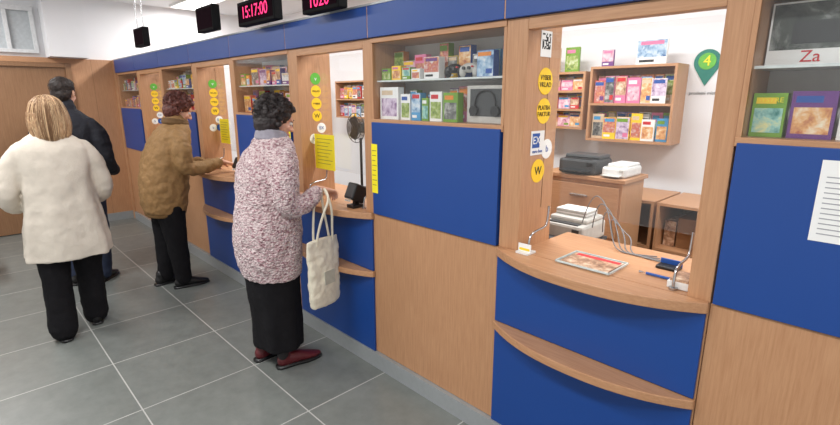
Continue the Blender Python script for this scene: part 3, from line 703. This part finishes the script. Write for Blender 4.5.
fin(bm,p,'long_skirt',BLK,.007,3,disp=.012,dsize=.09)
legs(p,mat('dark_stockings',(34,30,32),.7),[([(.09,.0,.4),(.092,-.01,.2),(.095,-.02,.08)],[.05,.045,.036]),([(-.09,0,.4),(-.092,-.04,.2),(-.095,-.07,.08)],[.05,.045,.036])],None,0,'stockings')
MAR=mat('maroon_leather',(92,28,34),.35)
shoe(p,.1,.05,-.15,MAR); shoe(p,-.095,-.01,.15,MAR)
head(p,(0,.085,1.475),R(18),R(-3),'curly',mat('dark_curly_hair',(40,32,32),.6,var=.4,scale=60),(0,.055,1.35))
hand(p,'hand_right',hm((.205,.235,1.085),(R(-15),0,R(15))),1,.75)
hand(p,'hand_left',hm((-.105,.26,1.005),(R(-12),0,R(-15))),-1,.35)
tb=empty('tote_bag',(-2.30,-.21,.4),R(12))
CRM=mat('cream_canvas',(228,220,200),.9,var=.05,bump=.3,bscale=400)
bm=bmesh.new(); 
rings(bm,[(0,0,.0,.025,.10),(0,0,.03,.038,.115),(0,0,.15,.04,.12),(0,0,.3,.03,.122),(0,0,.41,.014,.125)],n=48)
fin(bm,tb,'bag_body',CRM,.006,3,disp=.018,dsize=.06)
for s in (-1,1):
    curve(tb,'handle',[(s*.012,-.06,.37),(s*.016,-.055,.44),(s*.04,-.02,.57),(s*.055,.02,.65),(-.015,.03,.715) if s<0 else (-.01,.03,.715),(s*.04,.05,.6),(s*.016,.065,.44),(s*.012,.07,.37)],.007,CRM,True)
box(tb,'printed_mark',(.038,.043),(-.035,.045),(.14,.22),mat('bag_print',(190,188,172),.8),local=True)

# --- woman in brown jacket
p=empty('woman_in_brown_jacket',(-4.33,-.42,0))
BR=mat('tan_jacket_fabric',(142,108,66),.75,var=.1,bump=.35,bscale=90)
bm=bmesh.new()
rings(bm,[(0,-.03,.67,.19,.15),(0,-.03,.71,.205,.165),(0,-.02,.85,.22,.18),(0,.0,1.0,.22,.18),(0,.03,1.14,.215,.17),(0,.07,1.26,.2,.15),(0,.105,1.34,.16,.125),(0,.13,1.39,.09,.09)])
stube(bm,[(.16,.08,1.28),(.23,.08,1.2),(.25,.09,1.06),(.23,.2,1.035),(.2,.37,1.06)],[.072,.076,.066,.058,.046])
stube(bm,[(-.16,.08,1.28),(-.23,.08,1.2),(-.25,.11,1.06),(-.2,.22,1.03),(-.12,.34,1.04)],[.072,.076,.066,.058,.046])
tube(bm,[(0,.12,1.36),(0,.14,1.42)],[(.085,.085),(.08,.078)])
fin(bm,p,'jacket',BR,.008,3,disp=.026,dsize=.06)
collar(p,'jacket_collar',(0,.13,1.395),.088,.085,.02,mat('collar_brown',(104,76,44),.85,bump=.4),n=2)
bm=bmesh.new(); rings(bm,[(0,-.03,.64,.18,.145),(0,-.03,.66,.19,.152),(0,-.03,.685,.18,.145)]); fin(bm,p,'jacket_hem_band',mat('dark_tan',(112,82,44),.8),.007,2)
legs(p,BLK,[([(.095,-.02,.72),(.1,-.0,.42),(.1,.02,.08)],[.115,.085,.065]),([(-.095,-.02,.72),(-.1,-.03,.42),(-.1,-.06,.08)],[.115,.085,.065])],((0,-.02,.73),(.17,.14,.12)),.015)
BSH=mat('black_leather',(20,19,20),.35)
shoe(p,.1,.05,-.1,BSH); shoe(p,-.1,-.05,.1,BSH)
head(p,(0,.17,1.505),R(28),R(-5),'curly',mat('auburn_hair',(92,48,40),.6,var=.35,scale=60),(0,.125,1.37))
hand(p,'hand_right',hm((.19,.415,1.065),(R(-18),0,R(8))),1,.5)
hand(p,'hand_left',hm((-.11,.385,1.02),(R(-14),0,R(-10))),-1,.4)

# --- woman in white coat (back to camera)
p=empty('woman_in_white_coat',(-3.93,-1.19,0),R(84))
WC=mat('cream_wool',(216,206,192),.9,var=.03,bump=.3,bscale=160)
bm=bmesh.new()
rings(bm,[(0,0,.555,.25,.185),(0,0,.7,.238,.18),(0,0,.88,.212,.165),(0,0,1.03,.195,.152),(0,0,1.17,.2,.145),(0,-.005,1.27,.195,.13),(0,0,1.335,.15,.105),(0,.0,1.38,.085,.08)],flute=.05,nf=7)
stube(bm,[(.155,0,1.27),(.215,.0,1.18),(.25,.02,1.0),(.22,.12,.92),(.15,.2,.93)],[.062,.064,.056,.05,.043])
stube(bm,[(-.155,0,1.27),(-.215,.0,1.18),(-.265,.0,1.0),(-.25,.1,.9),(-.17,.19,.9)],[.062,.064,.057,.05,.043])
tube(bm,[(0,-.01,1.35),(0,-.01,1.41)],[(.085,.08),(.078,.072)])
fin(bm,p,'coat',WC,.008,3,disp=.02,dsize=.12)
collar(p,'coat_collar',(0,.005,1.35),.095,.085,.018,WC,n=2,disp=.003)
legs(p,BLK,[([(.095,0,.66),(.09,.05,.42),(.09,.07,.07)],[.11,.085,.08]),([(-.095,0,.66),(-.1,-.04,.42),(-.11,-.12,.07)],[.11,.085,.083])],((0,0,.64),(.17,.14,.12)),.015)
shoe(p,.09,.1,-.05,BSH); shoe(p,-.11,-.08,.1,BSH)
BL=wood('blonde_hair',(196,158,118),(134,100,70),(70,70,5),.5,.35,.65)
head(p,(.01,.03,1.475),R(5),0,'bob',BL,(0,-.005,1.35))
hand(p,'hand_right',hm((.11,.235,.94),(R(-10),0,R(60))),1,.9)
hand(p,'hand_left',hm((-.13,.23,.9),(R(-10),0,R(-60))),-1,.9)

# --- man in dark jacket
p=empty('man_in_dark_jacket',(-4.95,-.94,0),R(55))
NV=mat('dark_navy_jacket',(27,28,36),.75,var=.1,bump=.3,bscale=90,spec=.3)
bm=bmesh.new()
rings(bm,[(0,0,.82,.185,.14),(0,0,.86,.195,.15),(0,0,1.0,.2,.152),(0,0,1.2,.215,.155),(0,0,1.36,.22,.14),(0,.0,1.44,.165,.115),(0,.01,1.5,.085,.08)])
stube(bm,[(.17,0,1.37),(.235,0,1.26),(.26,.01,1.08),(.24,.13,.98),(.18,.27,1.0)],[.072,.074,.06,.053,.045])
stube(bm,[(-.17,0,1.37),(-.235,0,1.26),(-.26,.01,1.08),(-.24,.12,.98),(-.16,.24,1.0)],[.072,.074,.06,.053,.045])
tube(bm,[(0,.0,1.47),(0,.01,1.535)],[(.085,.08),(.078,.074)])
fin(bm,p,'jacket',NV,.008,3,disp=.025,dsize=.08)
JN=mat('dark_denim',(44,54,78),.85,var=.15,bump=.3)
legs(p,JN,[([(.095,0,.85),(.1,.02,.48),(.1,.0,.08)],[.11,.085,.068]),([(-.095,0,.85),(-.1,.0,.48),(-.11,-.03,.08)],[.11,.085,.068])],((0,0,.85),(.165,.13,.12)),.015)
shoe(p,.1,.03,-.1,BSH); shoe(p,-.11,0,.1,BSH)
head(p,(0,.03,1.635),R(8),0,'short',mat('dark_brown_hair',(40,30,26),.6,var=.3,scale=60),(0,.005,1.48))
hand(p,'hand_right',hm((.165,.315,1.0),(R(-10),0,R(30))),1,.7)
hand(p,'hand_left',hm((-.14,.285,1.0),(R(-10),0,R(-30))),-1,.7)

# ------------------------------------------------------------ lights
def panel(x,y,w_,l_,e):
    g=empty('ceiling_light',(x,y,CH))
    box(g,'housing',(x-w_/2-.02,x+w_/2+.02),(y-l_/2-.02,y+l_/2+.02),(CH-.03,CH-.001),WHITEP)
    box(g,'diffuser',(x-w_/2,x+w_/2),(y-l_/2,y+l_/2),(CH-.034,CH-.03),mat('light_diffuser',(255,253,250),.5,emit=2.5))
    L=bpy.data.lights.new('lamp','AREA'); L.shape='RECTANGLE'; L.size=w_; L.size_y=l_; L.energy=e; L.color=(1,.99,.98)
    o=bpy.data.objects.new('lamp',L); o.location=(x,y,CH-.04); put(o,g)
for x in (-6.4,-4.2,-2.0,.2): panel(x,-1.9,1.2,.3,40)
for x in (-6.5,-4.2,-1.9,.2): panel(x,.85,1.2,.3,40)
w=bpy.data.worlds.new('world'); scene.world=w; w.use_nodes=True
bg=w.node_tree.nodes['Background']; bg.inputs[0].default_value=(1,.998,.99,1); bg.inputs[1].default_value=.86

cam=bpy.data.cameras.new('camera'); cam.sensor_width=36; cam.lens=20.57; cam.clip_start=.05
co=bpy.data.objects.new('camera',cam); co.location=(0,-1.66,1.6); co.rotation_euler=(R(76.53),0,R(45.8)); scene.collection.objects.link(co); scene.camera=co
